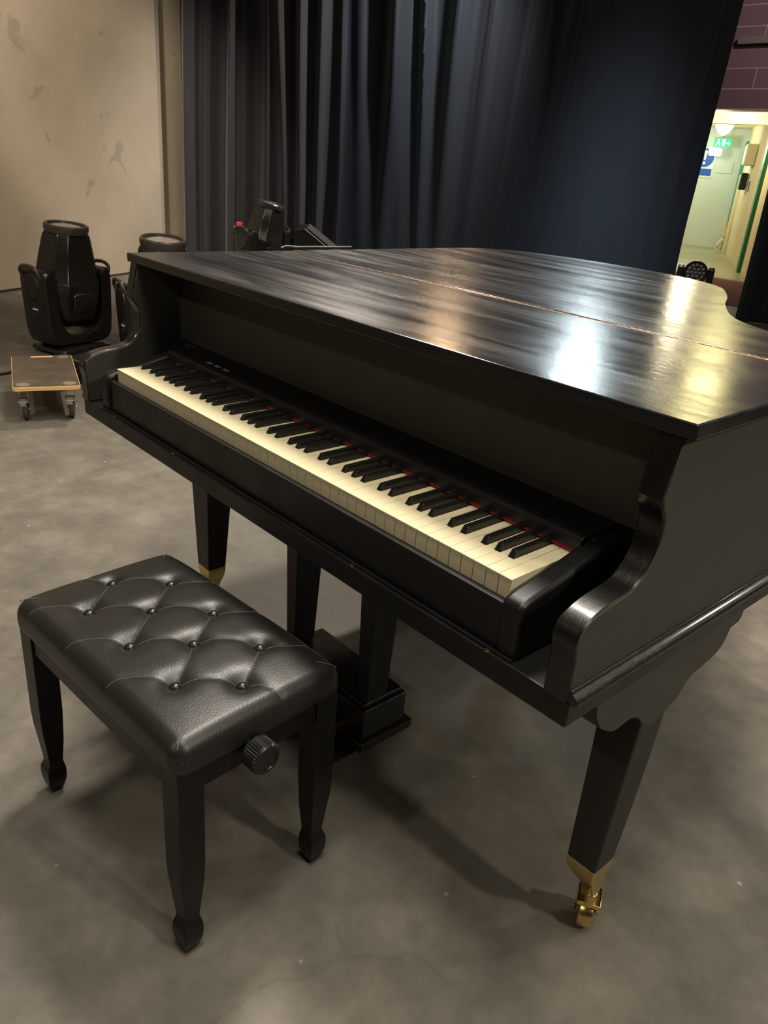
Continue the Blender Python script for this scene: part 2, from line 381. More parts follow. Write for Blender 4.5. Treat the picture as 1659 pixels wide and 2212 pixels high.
# --- key blocks
blk = smooth_curve([(.002, .660), (.002, .70), (.005, .719), (.014, .727), (.04, .7335), (.08, .7405), (.12, .749), (.16, .758), (.20, .765), (.262, .769)], 4)
for x0, x1 in ((1.3665, 1.402), (.096, .1325)):
    g = G(); g.prism([(.006, .6378)] + blk + [(.262, .6378)], 'x', x0, x1); g.build('key_block', M['piano'], piano, .007, True, 3)
g = G(); g.box(1.374, 1.386, .180, .200, .762, .770); g.build('block_plate', M['piano_gloss'], piano, .002)
# --- key slip and its rail
g = G(); g.box(.1325, 1.3665, .010, .0245, .6378, .7135); g.build('key_slip', M['piano'], piano, .0025)
g = G(); g.box(.1, 1.400, .001, .006, .6376, .6425); g.build('slip_rail', M['piano'], piano, .0012)
for x, m in ((1.065, 'brass'), (1.360, 'brass'), (.463, 'steel'), (.171, 'steel')):
    g = G(); g.cyl((x, .0065, .643), (x, .0065, .6445), .0042, n=16) if False else g.cyl((x, -.0005, .6372), (x, -.0005, .6388), .0040, n=16); g.build('screw', M[m], piano)
# --- keys
kx0, kyf, kz = .1372, .0269, .7416
pw = 1.225/52
# black key positions: key 0 = A
blacks = []
names = 'ABCDEFG'
for i in range(51):
    n = names[i % 7]
    if n in 'ACDFG':
        off = {'A': .0022, 'C': -.0022, 'D': .0022, 'F': -.003, 'G': 0}[n]
        blacks.append((kx0+pw*(i+1)+off, i))
bw = .0112
for i in range(52):
    x0, x1 = kx0+pw*i+.0004, kx0+pw*(i+1)-.0004
    l = [b for b in blacks if b[1] == i-1]; r = [b for b in blacks if b[1] == i]
    xl = max(x0, l[0][0]+bw/2+.0008) if l else x0
    xr = min(x1, r[0][0]-bw/2-.0008) if r else x1
    yb = kyf+.0495
    poly = [(x0, kyf), (x1, kyf), (x1, yb), (xr, yb), (xr, .20), (xl, .20), (xl, yb), (x0, yb)]
    g = G(); g.prism(poly, 'z', kz-.0025, kz)
    poly2 = [(x0+.0003, kyf+.0012), (x1-.0003, kyf+.0012), (x1-.0003, yb-.0005), (xr-.0003, yb-.0005), (xr-.0003, .20), (xl+.0003, .20), (xl+.0003, yb-.0005), (x0+.0003, yb-.0005)]
    g.prism(poly2, 'z', .702, kz-.0027)
    g.build('white_key', M['white_key'], piano, .0005, False, 1)
g = G()
f = kyf+.0505
bk = [[(-.0056, 0, 0), (.0056, 0, 0), (.0056, .114, 0), (-.0056, .114, 0)],
      [(-.0053, .001, .003), (.0053, .001, .003), (.0054, .114, .003), (-.0054, .114, .003)],
      [(-.0045, .0065, .0115), (.0045, .0065, .0115), (.0047, .114, .0125), (-.0047, .114, .0125)]]
g.loft(bk); kb0 = g.build('black_key', M['black_key'], None, .0012, True, 2)
kb0.parent = piano
for k, (x, i) in enumerate(blacks):
    o = kb0 if k == 0 else copy_part(kb0, piano)
    o.location = (x, f, kz-.001)
# --- lyre
for xr in (1, -1):
    def X(a): return .75 + xr*(a-.75)
    g = G()
    a0, a1 = (.862, .908), (.855, .922)
    rings = []
    for z, yb0, yb1, (p, q) in ((.155, .212, .272, (.868, .902)), (.598, .205, .290, (.858, .910))):
        xa, xb = sorted((X(p), X(q))); rings.append([(xa, yb0, z), (xb, yb0, z), (xb, yb1, z), (xa, yb1, z)])
    g.loft(rings); g.build('lyre_post', M['piano'], piano, .003)
g = G(); g.box(.592, .908, .200, .330, .060, .140); g.build('pedal_box', M['piano_gloss'], piano, .004, False, 3)
g = G(); g.box(.600, .900, .206, .322, .1395, .152); g.build('pedal_box_cap', M['piano_gloss'], piano, .004, False, 3)
g = G(); g.box(.584, .917, .190, .348, .036, .060); g.build('pedal_box_base', M['piano_gloss'], piano, .003)
for x in (.665, .755, .845):
    g = G(); rings = []
    for t, y in enumerate([.215, .19, .16, .13, .10]):
        w = [.008, .010, .014, .019, .012][t]; z = [.072, .070, .064, .060, .060][t]
        rings.append([(x-w, y, z-.004), (x+w, y, z-.004), (x+w, y, z+.004), (x-w, y, z+.004)])
    g.loft(rings); g.build('pedal', M['brass'], piano, .002, True)
# --- legs
def caster(leg, rect, stem, rot):
    x0, x1, y0, y1 = rect
    m = Matrix.Translation((stem[0], stem[1], 0)) @ Matrix.Rotation(rot, 4, 'Z')
    g = G(); rings = []
    cxm, cym = (x0+x1)/2, (y0+y1)/2
    for z, k, j in ((.191, 1.015, 0), (.176, 1.0, 0), (.158, .86, .15), (.135, .58, .6), (.112, .36, 1), (.100, .30, 1)):
        mx, my = cxm+(stem[0]-cxm)*j, cym+(stem[1]-cym)*j; hx, hy = (x1-x0)/2*k, (y1-y0)/2*k
        rings.append([(mx-hx, my-hy, z), (mx+hx, my-hy, z), (mx+hx, my+hy, z), (mx-hx, my+hy, z)])
    g.loft(rings); g.build('ferrule', M['brass'], leg, .0015, True)
    g = G(); g.cyl(m @ Vector((0, 0, .080)), m @ Vector((0, 0, .104)), .012, .011, 20)
    g.box(-.0205, .0205, -.010, .034, .0745, .0830, m)
    for s in (1, -1):
        pr = [(-.010, .083), (.034, .083), (.036, .060), (.034, .040), (.031, .027), (.026, .022), (.021, .027), (.015, .044), (.002, .066)]
        a, b_ = sorted((s*.0165, s*.0208)); g.prism(pr, 'x', a, b_, m)
    g.cyl(m @ Vector((-.023, .026, .031)), m @ Vector((.023, .026, .031)), .0050, n=14)
    g.build('caster_fork', M['brass'], leg, .0012, True)
    g = G(); w = m @ Matrix.Translation((0, .026, .0305)) @ Matrix.Rotation(PI/2, 4, 'Y')
    g.lathe([(.012, -.0125), (.014, -.0135), (.024, -.0135), (.0285, -.0125), (.0303, -.009), (.0305, 0), (.0303, .009), (.0285, .0125), (.024, .0135), (.014, .0135), (.012, .0125)], 36, w)
    g.build('caster_wheel', M['brass'], leg, 0, True)
# right leg with its scrolled bracket (outer face flush with the case)
prof_leg = [(.199, .188), (.257, .188), (.271, .26), (.286, .337), (.296, .423), (.302, .487), (.302, .599), (.205, .599), (.205, .52), (.229, .489), (.217, .36)]
g = G(); rings = []
for z, ya, yb, xa in ((.188, .199, .257, 1.443), (.30, .210, .278, 1.437), (.42, .222, .296, 1.430), (.52, .230, .303, 1.424), (.598, .230, .303, 1.420)):
    rings.append([(xa, ya, z), (W, ya, z), (W, yb, z), (xa, yb, z)])
g.loft(rings); leg = g.build('leg', M['leg_shaded'], piano, .003)
def bracket(mirror):
    pr = smooth_curve([(.074, .598), (.077, .583), (.084, .566), (.100, .545), (.118, .532), (.136, .522), (.153, .5195), (.168, .521), (.182, .5215), (.198, .5165), (.214, .507), (.229, .489)], 4)
    pr += [(.262, .47)] + smooth_curve([(.303, .482), (.316, .487), (.328, .490), (.337, .500), (.349, .514), (.37, .524), (.40, .527), (.426, .531), (.448, .538), (.461, .549), (.468, .563), (.472, .574)], 4)
    pr += [(.500, .576), (.506, .584), (.508, .598)]
    g = G(); a, b = (W-.072, W+.0005)
    if mirror: a, b = .155, .227
    g.prism(pr, 'x', a, b)
    return g.build('leg_bracket', M['piano_lit'], piano, .0015, True)
bracket(False); bracket(True)
caster(leg, (1.4435, 1.498, .1995, .2565), (1.482, .243), R(30))
g = G(); rings = []
for z, a in ((.188, (.190, .249, .200, .253)), (.43, (.166, .249, .200, .275)), (.598, (.150, .249, .200, .285))):
    rings.append([(a[0], a[2], z), (a[1], a[2], z), (a[1], a[3], z), (a[0], a[3], z)])
g.loft(rings); leg = g.build('leg', M['piano'], piano, .003); caster(leg, (.191, .2485, .2005, .2525), (.222, .228), R(80))
g = G(); rings = []
for z, h in ((.188, .029), (.598, .045)): rings.append([(.48-h, 1.33-h, z), (.48+h, 1.33-h, z), (.48+h, 1.33+h, z), (.48-h, 1.33+h, z)])
g.loft(rings); leg = g.build('leg', M['piano'], piano, .003); caster(leg, (.4515, .5085, 1.3015, 1.3585), (.48, 1.33), R(150))

# ================================================================== BENCH
bench = empty('piano_bench', (.818, -.200, 0), R(4.5), 'low black adjustable piano bench with button tufted leatherette cushion', 'bench')
HL, HW, ZT, ZB = .2735, .166, .462, .402
btn = [(-.215, .004), (-.070, .004), (.066, .003), (.206, .001)] + [(u, v) for u in (-.140, .003, .142) for v in (-.082, .087)]
segs = []
for a in btn:
    for b_ in btn:
        if a < b_ and abs(abs(a[0]-b_[0])-.07) < .02 and abs(abs(a[1]-b_[1])-.085) < .02: segs.append((a, b_))
seam_out = []
for u in (-.140, .003, .142):
    seam_out += [((u, -.082), (u-.075, -HW)), ((u, .087), (u+.050, HW))]
seam_out += [((.206, .001), (HL, .035)), ((-.215, .004), (-HL, -.03)), ((.142, -.082), (.206, .001))]
# row arcs that the photo shows running from button to button
rows = [((-.140, -.082), (-.070, .004)), ((.142, -.082), (.206, .001))]
def arc(a, b, k=.16):
    a, b = Vector(a), Vector(b); d = b-a; n = Vector((-d.y, d.x)); return [tuple(a+d*t+n*k*4*t*(1-t)*.5) for t in [i/10 for i in range(11)]]
arcs = [arc(a, b, .10) for a, b in segs] + [arc(a, b, -.22) for a, b in seam_out[:6]] + [arc(a, b, .2) for a, b in seam_out[6:8]]
def dseg(p, a, b):
    ax, ay = a; bx_, by = b; dx, dy = bx_-ax, by-ay; t = max(0, min(1, ((p[0]-ax)*dx+(p[1]-ay)*dy)/(dx*dx+dy*dy+1e-12)))
    return math.hypot(p[0]-ax-t*dx, p[1]-ay-t*dy)
def top_z(u, v):
    eu, ev = HL-abs(u), HW-abs(v)
    crown = .009*(1-(u/HL)**2)*(1-(v/HW)**2)
    z = ZT+crown-.008*(abs(u)/HL)**5-.005*(abs(v)/HW)**5
    z -= .0105*sum(math.exp(-((u-a)**2+(v-b)**2)/(2*.017**2)) for a, b in btn)
    z -= .006*sum(math.exp(-((u-a)**2+(v-b)**2)/(2*.008**2)) for a, b in btn)
    d = min(dseg((u, v), s[i], s[i+1]) for s in arcs for i in range(10))
    z -= .0026*math.exp(-d/.007)
    return z
g = G(); NU, NV = 140, 86
grid = []
rr, rc = .024, .026
def rim_d(u, v):
    qx, qy = abs(u)-(HL-rc), abs(v)-(HW-rc)
    return rc-max(qx, qy)
def ez(u, v):
    e = rim_d(u, v); z = top_z(u, v)
    if e < rr: z -= rr-math.sqrt(max(rr*rr-(rr-max(e, 0))**2, 0))
    return z
for j in range(NV+1):
    row = []
    for i in range(NU+1):
        # denser sampling towards the border
        f = lambda t: (1.5*t-.5*t**3)
        u = HL*f(-1+2*i/NU); v = HW*f(-1+2*j/NV)
        z = ez(u, v)
        qx, qy = abs(u)-(HL-rc), abs(v)-(HW-rc)
        if qx > 0 and qy > 0:
            L_ = max(qx, qy)/math.hypot(qx, qy)
            u, v = math.copysign(HL-rc+qx*L_, u), math.copysign(HW-rc+qy*L_, v)
        row.append(g.bm.verts.new((u, v, z)))
    grid.append(row)
for j in range(NV):
    for i in range(NU): g.face([grid[j][i], grid[j][i+1], grid[j+1][i+1], grid[j+1][i]])
border = [grid[0][i] for i in range(NU)] + [grid[j][NU] for j in range(NV)] + [grid[NV][i] for i in range(NU, 0, -1)] + [grid[j][0] for j in range(NV, 0, -1)]
prev = border
for k, (z, s) in enumerate(((.426, 1.002), (.412, 1.0025), (.403, 1.0), (ZB-.002, .992), (ZB-.002, .93))):
    cur = [g.bm.verts.new((v.co.x*(s if k < 4 else .96), v.co.y*(s if k < 4 else .93), z)) for v in border]
    n = len(cur)
    for i in range(n): g.face([prev[i], prev[(i+1) % n], cur[(i+1) % n], cur[i]])
    prev = cur
g.face(prev)
cushion = g.build('cushion', M['leather'], bench, 0, True)
for a, b_ in btn:
    g = G(); z = top_z(a, b_); g.lathe([(.0005, .0085), (.006, .0076), (.0090, .0050), (.0104, .001), (.0096, -.004)][::-1], 24, Matrix.Translation((a, b_, z+.004)))
    g.build('button', M['knob'], cushion, 0, True)
for s in arcs:
    pts = []
    for i in range(len(s)-1):
        for k in range(4):
            t = k/4; pts.append((s[i][0]*(1-t)+s[i+1][0]*t, s[i][1]*(1-t)+s[i+1][1]*t))
    pts.append(s[-1])
    pts = [p for p in pts if min(math.hypot(p[0]-a, p[1]-b_) for a, b_ in btn) > .010 and min(HL-abs(p[0]), HW-abs(p[1])) > .004]
    if len(pts) > 3:
        g = G(); g.tube([(p[0], p[1], ez(*p)+.0004) for p in pts], .0007, 5); g.build('stitching', M['stitch'], cushion)
# corner seams
for su, sv in ((1, -1), (1, 1), (-1, -1), (-1, 1)):
    g = G(); pts = []
    for k in range(6):
        d = .002+k*.005; u, v = su*(HL-d-.008), sv*(HW-d-.008); pts.append((u, v, ez(u, v)+.0006))
    g.tube(pts, .0008, 5); g.build('stitching', M['stitch'], cushion)
# frame
g = G()
for s in (1, -1):
    a, b_ = sorted((s*(HW-.010)-s*.018, s*(HW-.010))); g.box(-HL+.012, HL-.012, a, b_, .352, ZB)
    a, b_ = sorted((s*(HL-.010)-s*.018, s*(HL-.010))); g.box(a, b_, -HW+.012, HW-.012, .352, ZB)
g.build('apron', M['bench_wood'], bench, .003)
g = G(); g.box(-.2, .2, -.12, .12, .33, .352); g.build('lift_mechanism', M['bench_wood'], bench, .003)
for su in (1, -1):
    for sv in (1, -1):
        g = G(); rings = []
        # outer corner line at (x,y) = (HL-.012, HW-.012); section shrinks towards it
        for z, w, ins in ((.402, .046, .006), (.20, .045, .006), (.165, .042, .0075), (.13, .037, .011), (.095, .031, .014), (.078, .028, .0155), (.070, .031, .0135), (.060, .037, .0095), (.045, .038, .009), (.030, .036, .010), (.012, .028, .014), (0, .020, .018)):
            x1 = HL-ins; x0 = x1-w; y1 = HW-ins; y0 = y1-w
            rings.append([(su*x0, sv*y0, z), (su*x1, sv*y0, z), (su*x1, sv*y1, z), (su*x0, sv*y1, z)])
        g.loft(rings); g.build('leg', M['bench_wood'], bench, .0015, False)
for s in (1, -1):
    g = G(); v0 = -.030 if s > 0 else -.015; zc = .388; base = s*(HL-.006)
    n = 144; rings = []
    for dx, r in ((0, .012), (.012, .012), (.0121, .024), (.016, .026), (.042, .026), (.046, .0235), (.0462, .019), (.0445, .0185)):
        rings.append([(base+s*dx, v0+(r*(1.045 if (k % 4 < 2 and r > .025) else 1))*math.cos(2*PI*k/n), zc+(r*(1.045 if (k % 4 < 2 and r > .025) else 1))*math.sin(2*PI*k/n)) for k in range(n)])
    g.loft(rings); g.build('height_knob', M['knob'], bench, 0, False)

# ================================================================== MOVING HEAD LIGHTS
def rrect(hx, hy, r, n=5):
    out = []
    for sx, sy, a0 in ((1, 1, 0), (-1, 1, 90), (-1, -1, 180), (1, -1, 270)):
        for k in range(n+1):
            a = R(a0+90*k/n); out.append((sx*(hx-r)+r*math.cos(a), sy*(hy-r)+r*math.sin(a)))
    return out
def moving_head(loc, rz, tilt, label):
    t = empty('moving_head_light', loc, rz, label, 'stage light', 'large moving head stage lights on the floor')
    g = G(); g.loft([[(x, y, z) for x, y in rrect(hx, hy, .04)] for z, hx, hy in ((.010, .17, .14), (.018, .19, .16), (.040, .185, .155), (.052, .15, .13))])
    g.build('base', M['yoke_plastic'], t, .002, True)
    for sx in (1, -1):
        for sy in (1, -1):
            g = G(); g.cyl((sx*.13, sy*.10, 0), (sx*.13, sy*.10, .0135), .02, n=16); g.build('foot', M['rubber'], t)
    # U-shaped yoke as one solid
    outer = smooth_curve([(-.10, .056), (-.17, .062), (-.212, .09), (-.230, .16), (-.238, .30), (-.243, .42), (-.238, .475), (-.215, .505), (-.185, .500), (-.168, .47), (-.165, .40), (-.165, .33), (-.160, .25), (-.142, .18), (-.10, .13), (-.04, .11)], 5)
    poly = outer + [(-x, z) for x, z in reversed(outer)]
    g = G(); rings = []
    for y, s in ((-.12, .95), (-.098, 1), (.098, 1), (.12, .95)):
        rings.append([(x*s, y, (z-.3)*s+.3) for x, z in poly])
    g.loft(rings); yk = g.build('yoke', M['yoke_plastic'], t, .004, True)
    for s in (1, -1):
        g = G(); g.cyl((s*.225, 0, .405), (s*.250, 0, .405), .085, .07, 32); g.build('pan_cover', M['yoke_plastic'], t, .004, True)
        g = G(); pts = [(s*(.235), -.085, .455), (s*.252, -.08, .50), (s*.255, -.04, .525), (s*.255, .04, .525), (s*.252, .08, .50), (s*.235, .085, .455)]
        g.tube(smooth3(pts), .011, 10); g.build('carry_handle', M['ring'], t, 0, True)
        g = G(); g.cyl((s*.236, -.02, .27), (s*.244, -.02, .27), .038, .036, 24); g.build('socket_ring', M['rubber'], t, 0, True)
        g = G(); g.box(min(s*.243, s*.248), max(s*.243, s*.248), -.042, -.022, .276, .284); g.box(min(s*.243, s*.248), max(s*.243, s*.248), -.018, .002, .276, .284); g.build('status_window', M['sign_white'], t)
    # head, tilting about x through (0,0,.40)
    m = Matrix.Translation((0, 0, .40)) @ Matrix.Rotation(tilt[0], 4, 'X') @ Matrix.Rotation(tilt[1], 4, 'Y')
    def octo(hx, hy, c):
        return [(hx, -hy+c), (hx, hy-c), (hx-c, hy), (-hx+c, hy), (-hx, hy-c), (-hx, -hy+c), (-hx+c, -hy), (hx-c, -hy)]
    g = G(); rings = []
    for z, hx, hy, c in ((-.235, .085, .08, .03), (-.215, .115, .11, .035), (-.16, .143, .135, .045), (-.05, .156, .155, .05), (.03, .155, .160, .05), (.045, .150, .150, .05), (.18, .136, .130, .05), (.29, .118, .114, .048), (.315, .105, .105, .045)):
        rings.append([(x, y, z) for x, y in octo(hx, hy, c)])
    g.loft(rings, True, m); hd = g.build('head', M['head_plastic'], t, .006, True, 3)
    g = G(); g.loft([[(x, -.158-.012*k, z) for x, z in rrect(.075-.006*k, .055-.006*k, .02)] for k in (0, 1)], True, m @ Matrix.Translation((0, 0, -.07)))
    g.build('service_panel', M['head_plastic'], t, .003, True)
    g = G(); g.lathe([(.108, .305), (.122, .312), (.127, .325), (.127, .350), (.120, .358), (.108, .356), (.104, .338), (.0005, .336)], 40, m); g.build('lens_ring', M['ring'], t, 0, True)
    g = G(); g.lathe([(.103, .337), (.098, .343), (.07, .350), (.035, .354), (.0005, .355)], 40, m); g.build('lens', M['lens'], t, 0, True)
    for s in (1, -1):
        g = G(); g.cyl(m @ Vector((s*.15, 0, 0)), m @ Vector((s*.170, 0, 0)), .05, n=24); g.build('tilt_bearing', M['rubber'], t)
    return t
def smooth3(pts, n=5):
    P = [Vector(p) for p in pts]; out = []
    for i in range(len(P)-1):
        p0, p1, p2, p3 = P[max(i-1, 0)], P[i], P[i+1], P[min(i+2, len(P)-1)]
        for k in range(n):
            t = k/n; out.append(.5*((2*p1)+(-p0+p2)*t+(2*p0-5*p1+4*p2-p3)*t*t+(-p0+3*p1-3*p2+p3)*t**3))
    out.append(P[-1]); return out
face_cam = lambda x, y: math.atan2(cx-x, -(cy-y)) # rotation so local -y looks at the camera
moving_head((-3.03, 1.12, 0), face_cam(-3.03, 1.12)+R(36), (R(5), R(1)), 'large glossy black moving head light behind the wheeled board')
moving_head((-2.353, 1.41, 0), face_cam(-2.353, 1.41)+R(20), (R(6), 0), 'glossy black moving head light half hidden by the piano lid corner')
moving_head((-5.04, 3.87, 0), face_cam(-5.04, 3.87)+R(40), (R(10), R(8)), 'tilted black moving head light in front of the grey curtain').scale = (1.08, 1.08, 1.04)

# ================================================================== DOLLY
def dolly():
    ang = math.atan2(.628-.815, -1.671+2.254)
    c = (-2.0, .582)
    t = empty('wheeled_dolly', (c[0], c[1], 0), ang, 'small brown plywood dolly on four castors beside the piano', 'dolly')
    hx, hy = .303, .146
    g = G(); poly = rrect(hx, hy, .012, 3)
    g.prism(poly, 'z', .152, .171); deck = g.build('deck', M['ply_edge'], t, .002)
    g = G(); g.prism(rrect(hx-.003, hy-.003, .011, 3), 'z', .1708, .1722); g.build('deck_facing', M['dolly_top'], t)
    g = G(); g.loft([[(x, y, z) for x, y in rrect(.013, .055, .0125)] for z in (.172, .1732)], True, Matrix.Translation((-hx+.035, .0, 0))); g.build('hand_slot', M['ply_edge'], t)
    for sx in (1, -1):
        for sy in (1, -1):
            if not (sx < 0 and sy < 0):
                g = G(); g.lathe([(.030, .1721), (.030, .1730)], 28, Matrix.Translation((sx*(hx-.045), sy*(hy-.045), 0))); g.build('worn_pad', M['pad'], t)
            g = G(); X, Y = sx*(hx-.055), sy*(hy-.045)
            m = Matrix.Translation((X, Y, 0)) @ Matrix.Rotation(R(82 if sx > 0 else 60), 4, 'Z')
            g.box(-.035, .035, -.028, .028, .146, .152, m)
            for s in (1, -1):
                g.prism([(-.020, .146), (.018, .146), (.028, .09), (.018, .045), (.004, .045), (-.006, .09)], 'x', s*.016, s*.0185, m)
            g.cyl(m @ Vector((-.022, .011, .05)), m @ Vector((.022, .011, .05)), .007, n=12)
            cst = g.build('castor', M['steel'], t, .001)
            g = G(); g.lathe([(.036, -.0115), (.047, -.010), (.050, -.004), (.050, .004), (.047, .010), (.036, .0115)], 28, m @ Matrix.Translation((0, .011, .050)) @ Matrix.Rotation(PI/2, 4, 'Y')); g.build('wheel', M['tyre'], cst, 0, True)
            if sx > 0:
                g = G(); mm = m @ Matrix.Translation((0, -.036, .112)) @ Matrix.Rotation(R(18), 4, 'X'); g.box(-.022, .022, -.030, .014, -.002, .002, mm); g.box(-.013, .013, -.036, -.008, .002, .008, mm)
                g.box(-.013, .013, -.0375, -.0355, -.016, .008, mm); g.build('brake_pedal', M['steel'], cst, .001)
    return t
dolly()
# black box beside the dolly, with a blue strip, and the cables
bx_ = empty('power_box', (-2.235, .985, 0), R(28), 'low black box with a bluish strip between the dolly and the piano', 'box')
g = G(); g.box(-.15, .15, -.10, .10, 0, .147); bd = g.build('case', M['yoke_plastic'], bx_, .008, False, 3)
g = G(); g.box(-.145, .145, -.103, -.0995, .125, .135); g.build('trim_line', M['steel'], bx_)
g = G(); g.box(-.08, .02, -.085, -.055, .147, .150); g.build('display_strip', M['blue_led'], bx_, .001)
def cable(name, pts, r, label):
    g = G(); g.tube(smooth3(pts, 8), r, 8); tag(g.build(name, M['cable'], None, 0, True), label, 'cable')
cable('power_cable', [(-2.72, .26, .008), (-2.64, .36, .008), (-2.60, .48, .008), (-2.62, .60, .008), (-2.66, .76, .008)], .008, 'thick black cable on the floor left of the dolly')
cable('signal_cable', [(-2.73, 1.18, .006), (-2.66, 1.20, .006), (-2.60, 1.16, .006), (-2.56, 1.10, .006), (-2.50, 1.12, .006)], .006, 'thin black cable curling on the floor at the foot of the nearest moving head light')

# wedge monitor and hinge-end cable behind the lid
wd = empty('stage_monitor', (-4.35, 4.05, 0), R(100), 'dark grey wedge shape behind the far corner of the piano lid', 'speaker')
g = G(); g.prism([(-.24, 0), (.26, 0), (.30, .33), (-.12, .62), (-.21, .61)], 'y', -.27, .27, Matrix.Rotation(R(-50), 4, 'Z')); g.build('cabinet', M['yoke_plastic'], wd, .01, False, 3)
g = G(); mm = Matrix.Rotation(R(-50), 4, 'Z')
g.prism([(.302, .338), (-.108, .619), (-.104, .626), (.308, .345)], 'y', -.24, .24, mm); g.build('grille', M['grey_mesh'], wd, .002)
g = G(); pts = [(-.02, .60, .991), (-.035, .63, .995), (-.02, .66, .994), (-.028, .72, .993), (-.02, .80, .993), (-.02, .86, .993)]
g.tube(smooth3(pts), .004, 8); tag(g.build('cord', M['cable'], None, 0, True), 'short black cord lying on the far left edge of the piano lid', 'cord')
rb = empty('red_capped_case', (-5.56, 3.93, 0), R(45), 'black case with a small red cap behind the tilted moving head light', 'case')
g = G(); g.box(-.06, .06, -.05, .05, 0, .50); g.build('body', M['yoke_plastic'], rb, .006)
g = G(); g.box(-.03, .025, -.03, .03, .50, .54); g.build('cap', M['red_plastic'], rb, .003)

# ================================================================== LED PAR in the doorway
pr_ = empty('led_wash_light', (-2.21, 7.35, 0), face_cam(-2.25, 7.35), 'small round black light with honeycomb of lenses near the doorway', 'stage light')
PZ = .42
g = G(); g.loft([[(x, y, z) for x, y in rrect(.13, .11, .03)] for z in (0, .08)]); g.build('base', M['yoke_plastic'], pr_, .005)
g = G()
for s in (1, -1):
    g.loft([[(s*(.150)+x, y, z) for x, y in rrect(.030*k, .05*k, .012)] for z, k in ((.08, .8), (.20, .9), (PZ-.02, 1.1), (PZ+.05, 1.1), (PZ+.075, .7))])
g.box(-.15, .15, -.04, .04, .075, .11); g.build('yoke', M['yoke_plastic'], pr_, .003, True)
m = Matrix.Translation((0, 0, PZ)) @ Matrix.Rotation(R(90-8), 4, 'X')
g = G(); g.lathe([(.07, -.12), (.105, -.09), (.12, -.03), (.122, .05), (.118, .06), (.108, .058), (.106, .045), (.0005, .044)], 36, m); g.build('head', M['head_plastic'], pr_, 0, True)
cells = [(0, 0)] + [(.040*math.cos(R(60*k)), .040*math.sin(R(60*k))) for k in range(6)] + [(.078*math.cos(R(30*k)), .078*math.sin(R(30*k))) for k in range(12)]
for u, v in cells:
    g = G(); g.lathe([(.0155, .042), (.0165, .049), (.010, .050), (.0005, .0525)], 16, m @ Matrix.Translation((u, v, 0))); g.build('led_lens', M['led_lens'], pr_, 0, True)

# ================================================================== STAGE SETTING
g = G(); g.box(-14, 9, -7, 11.35, -.1, 0); struct(g.build('floor', M['floor']))
g = G(); g.box(-6.5, 1.5, 8.58, 11.22, 0, .004); struct(g.build('trim_1', M['carpet']))
# left wall (angled) with a shallow return
P0 = Vector((-5.127, 1.351)); P1 = Vector((-6.13, 3.34)); wd_ = (P1-P0).normalized(); wn = Vector((-wd_.y, wd_.x))  # wn points away from the camera
if wn.dot(Vector((cx, cy))-P0) > 0: wn = -wn
def wall_poly(name, pts, z0, z1, mat):
    g = G(); g.prism(pts, 'z', z0, z1); return struct(g.build(name, mat))
A = P0-wd_*7.5
wall_poly('wall_left', [tuple(A), tuple(P1), tuple(P1+wn*.04), tuple(A+wn*.04)], 0, 6.2, M['wall'])
Q1 = P1+wn*.05+wd_*.01; Q2 = Q1+wd_*1.1
wall_poly('wall_left_return', [tuple(Q1-wd_*.02), tuple(Q2), tuple(Q2+wn*.2), tuple(Q1-wd_*.02+wn*.2)], 0, 6.2, M['wall'])
g = G(); g.prism([tuple(A-wn*.012), tuple(P1-wn*.012), tuple(P1), tuple(A)], 'z', 0, .018); struct(g.build('baseboard_left', M['dark_wall']))
# back wall with doorway (opening x from -5.6 to -3.55)
YW = 11.28
g = G(); g.box(-13, -7.3, YW, YW+.3, 0, 6.2); g.box(-7.3, -3.2, YW, YW+.3, 2.285, 6.2); g.box(-3.2, 9, YW, YW+.3, 0, 6.2)
struct(g.build('wall_back', M['brick']))
g = G(); g.box(9, 9.3, -7, 11.5, 0, 6.2); struct(g.build('wall_right', M['dark_wall']))
g = G(); g.box(-14, 9.3, -7.3, -7, 0, 6.2); struct(g.build('wall_front', M['dark_wall']))
g = G(); g.box(-14, 9.3, -7.3, 11.6, 6.2, 6.4); struct(g.build('ceiling', M['dark_wall']))
# corridor
F0 = Vector((-3.55, 11.60)); F1 = Vector((-6.90, 17.55)); fd = (F1-F0).normalized(); fn = Vector((fd.y, -fd.x))
wall_poly('wall_corridor_right', [tuple(F0), tuple(F1), tuple(F1+fn*.2), tuple(F0+fn*.2)], 0, 2.6, M['cream_wall'])
bd_ = (F1-Vector((-7.77, 17.15))).normalized(); bn = Vector((-bd_.y, bd_.x))
B0 = F1-bd_*4.5
wall_poly('wall_corridor_back', [tuple(B0), tuple(F1+bd_*.2), tuple(F1+bd_*.2+bn*.2), tuple(B0+bn*.2)], 0, 2.6, M['corridor_wall'])
wall_poly('wall_corridor_left', [(-7.4, 11.58), (-10.2, 14.6), (-10.4, 14.5), (-7.6, 11.5)], 0, 2.6, M['cream_wall'])
g = G(); g.prism([(-7.6, 11.35), (-3.3, 11.35), (-3.3, 11.8), (-6.7, 18), (-12, 18), (-12, 13)], 'z', -.1, .002); struct(g.build('floor_corridor', M['corridor_floor']))
g = G(); g.prism([(-7.6, 11.58), (-3.3, 11.58), (-3.3, 11.9), (-6.7, 18), (-12, 18), (-12, 13)], 'z', 2.45, 2.6); struct(g.build('ceiling_corridor', M['cream_wall']))
# soffit beam just inside
g = G(); g.box(-7.3, -3.7, 12.9, 13.1, 2.22, 2.45); struct(g.build('trim_2', M['cream_wall']))
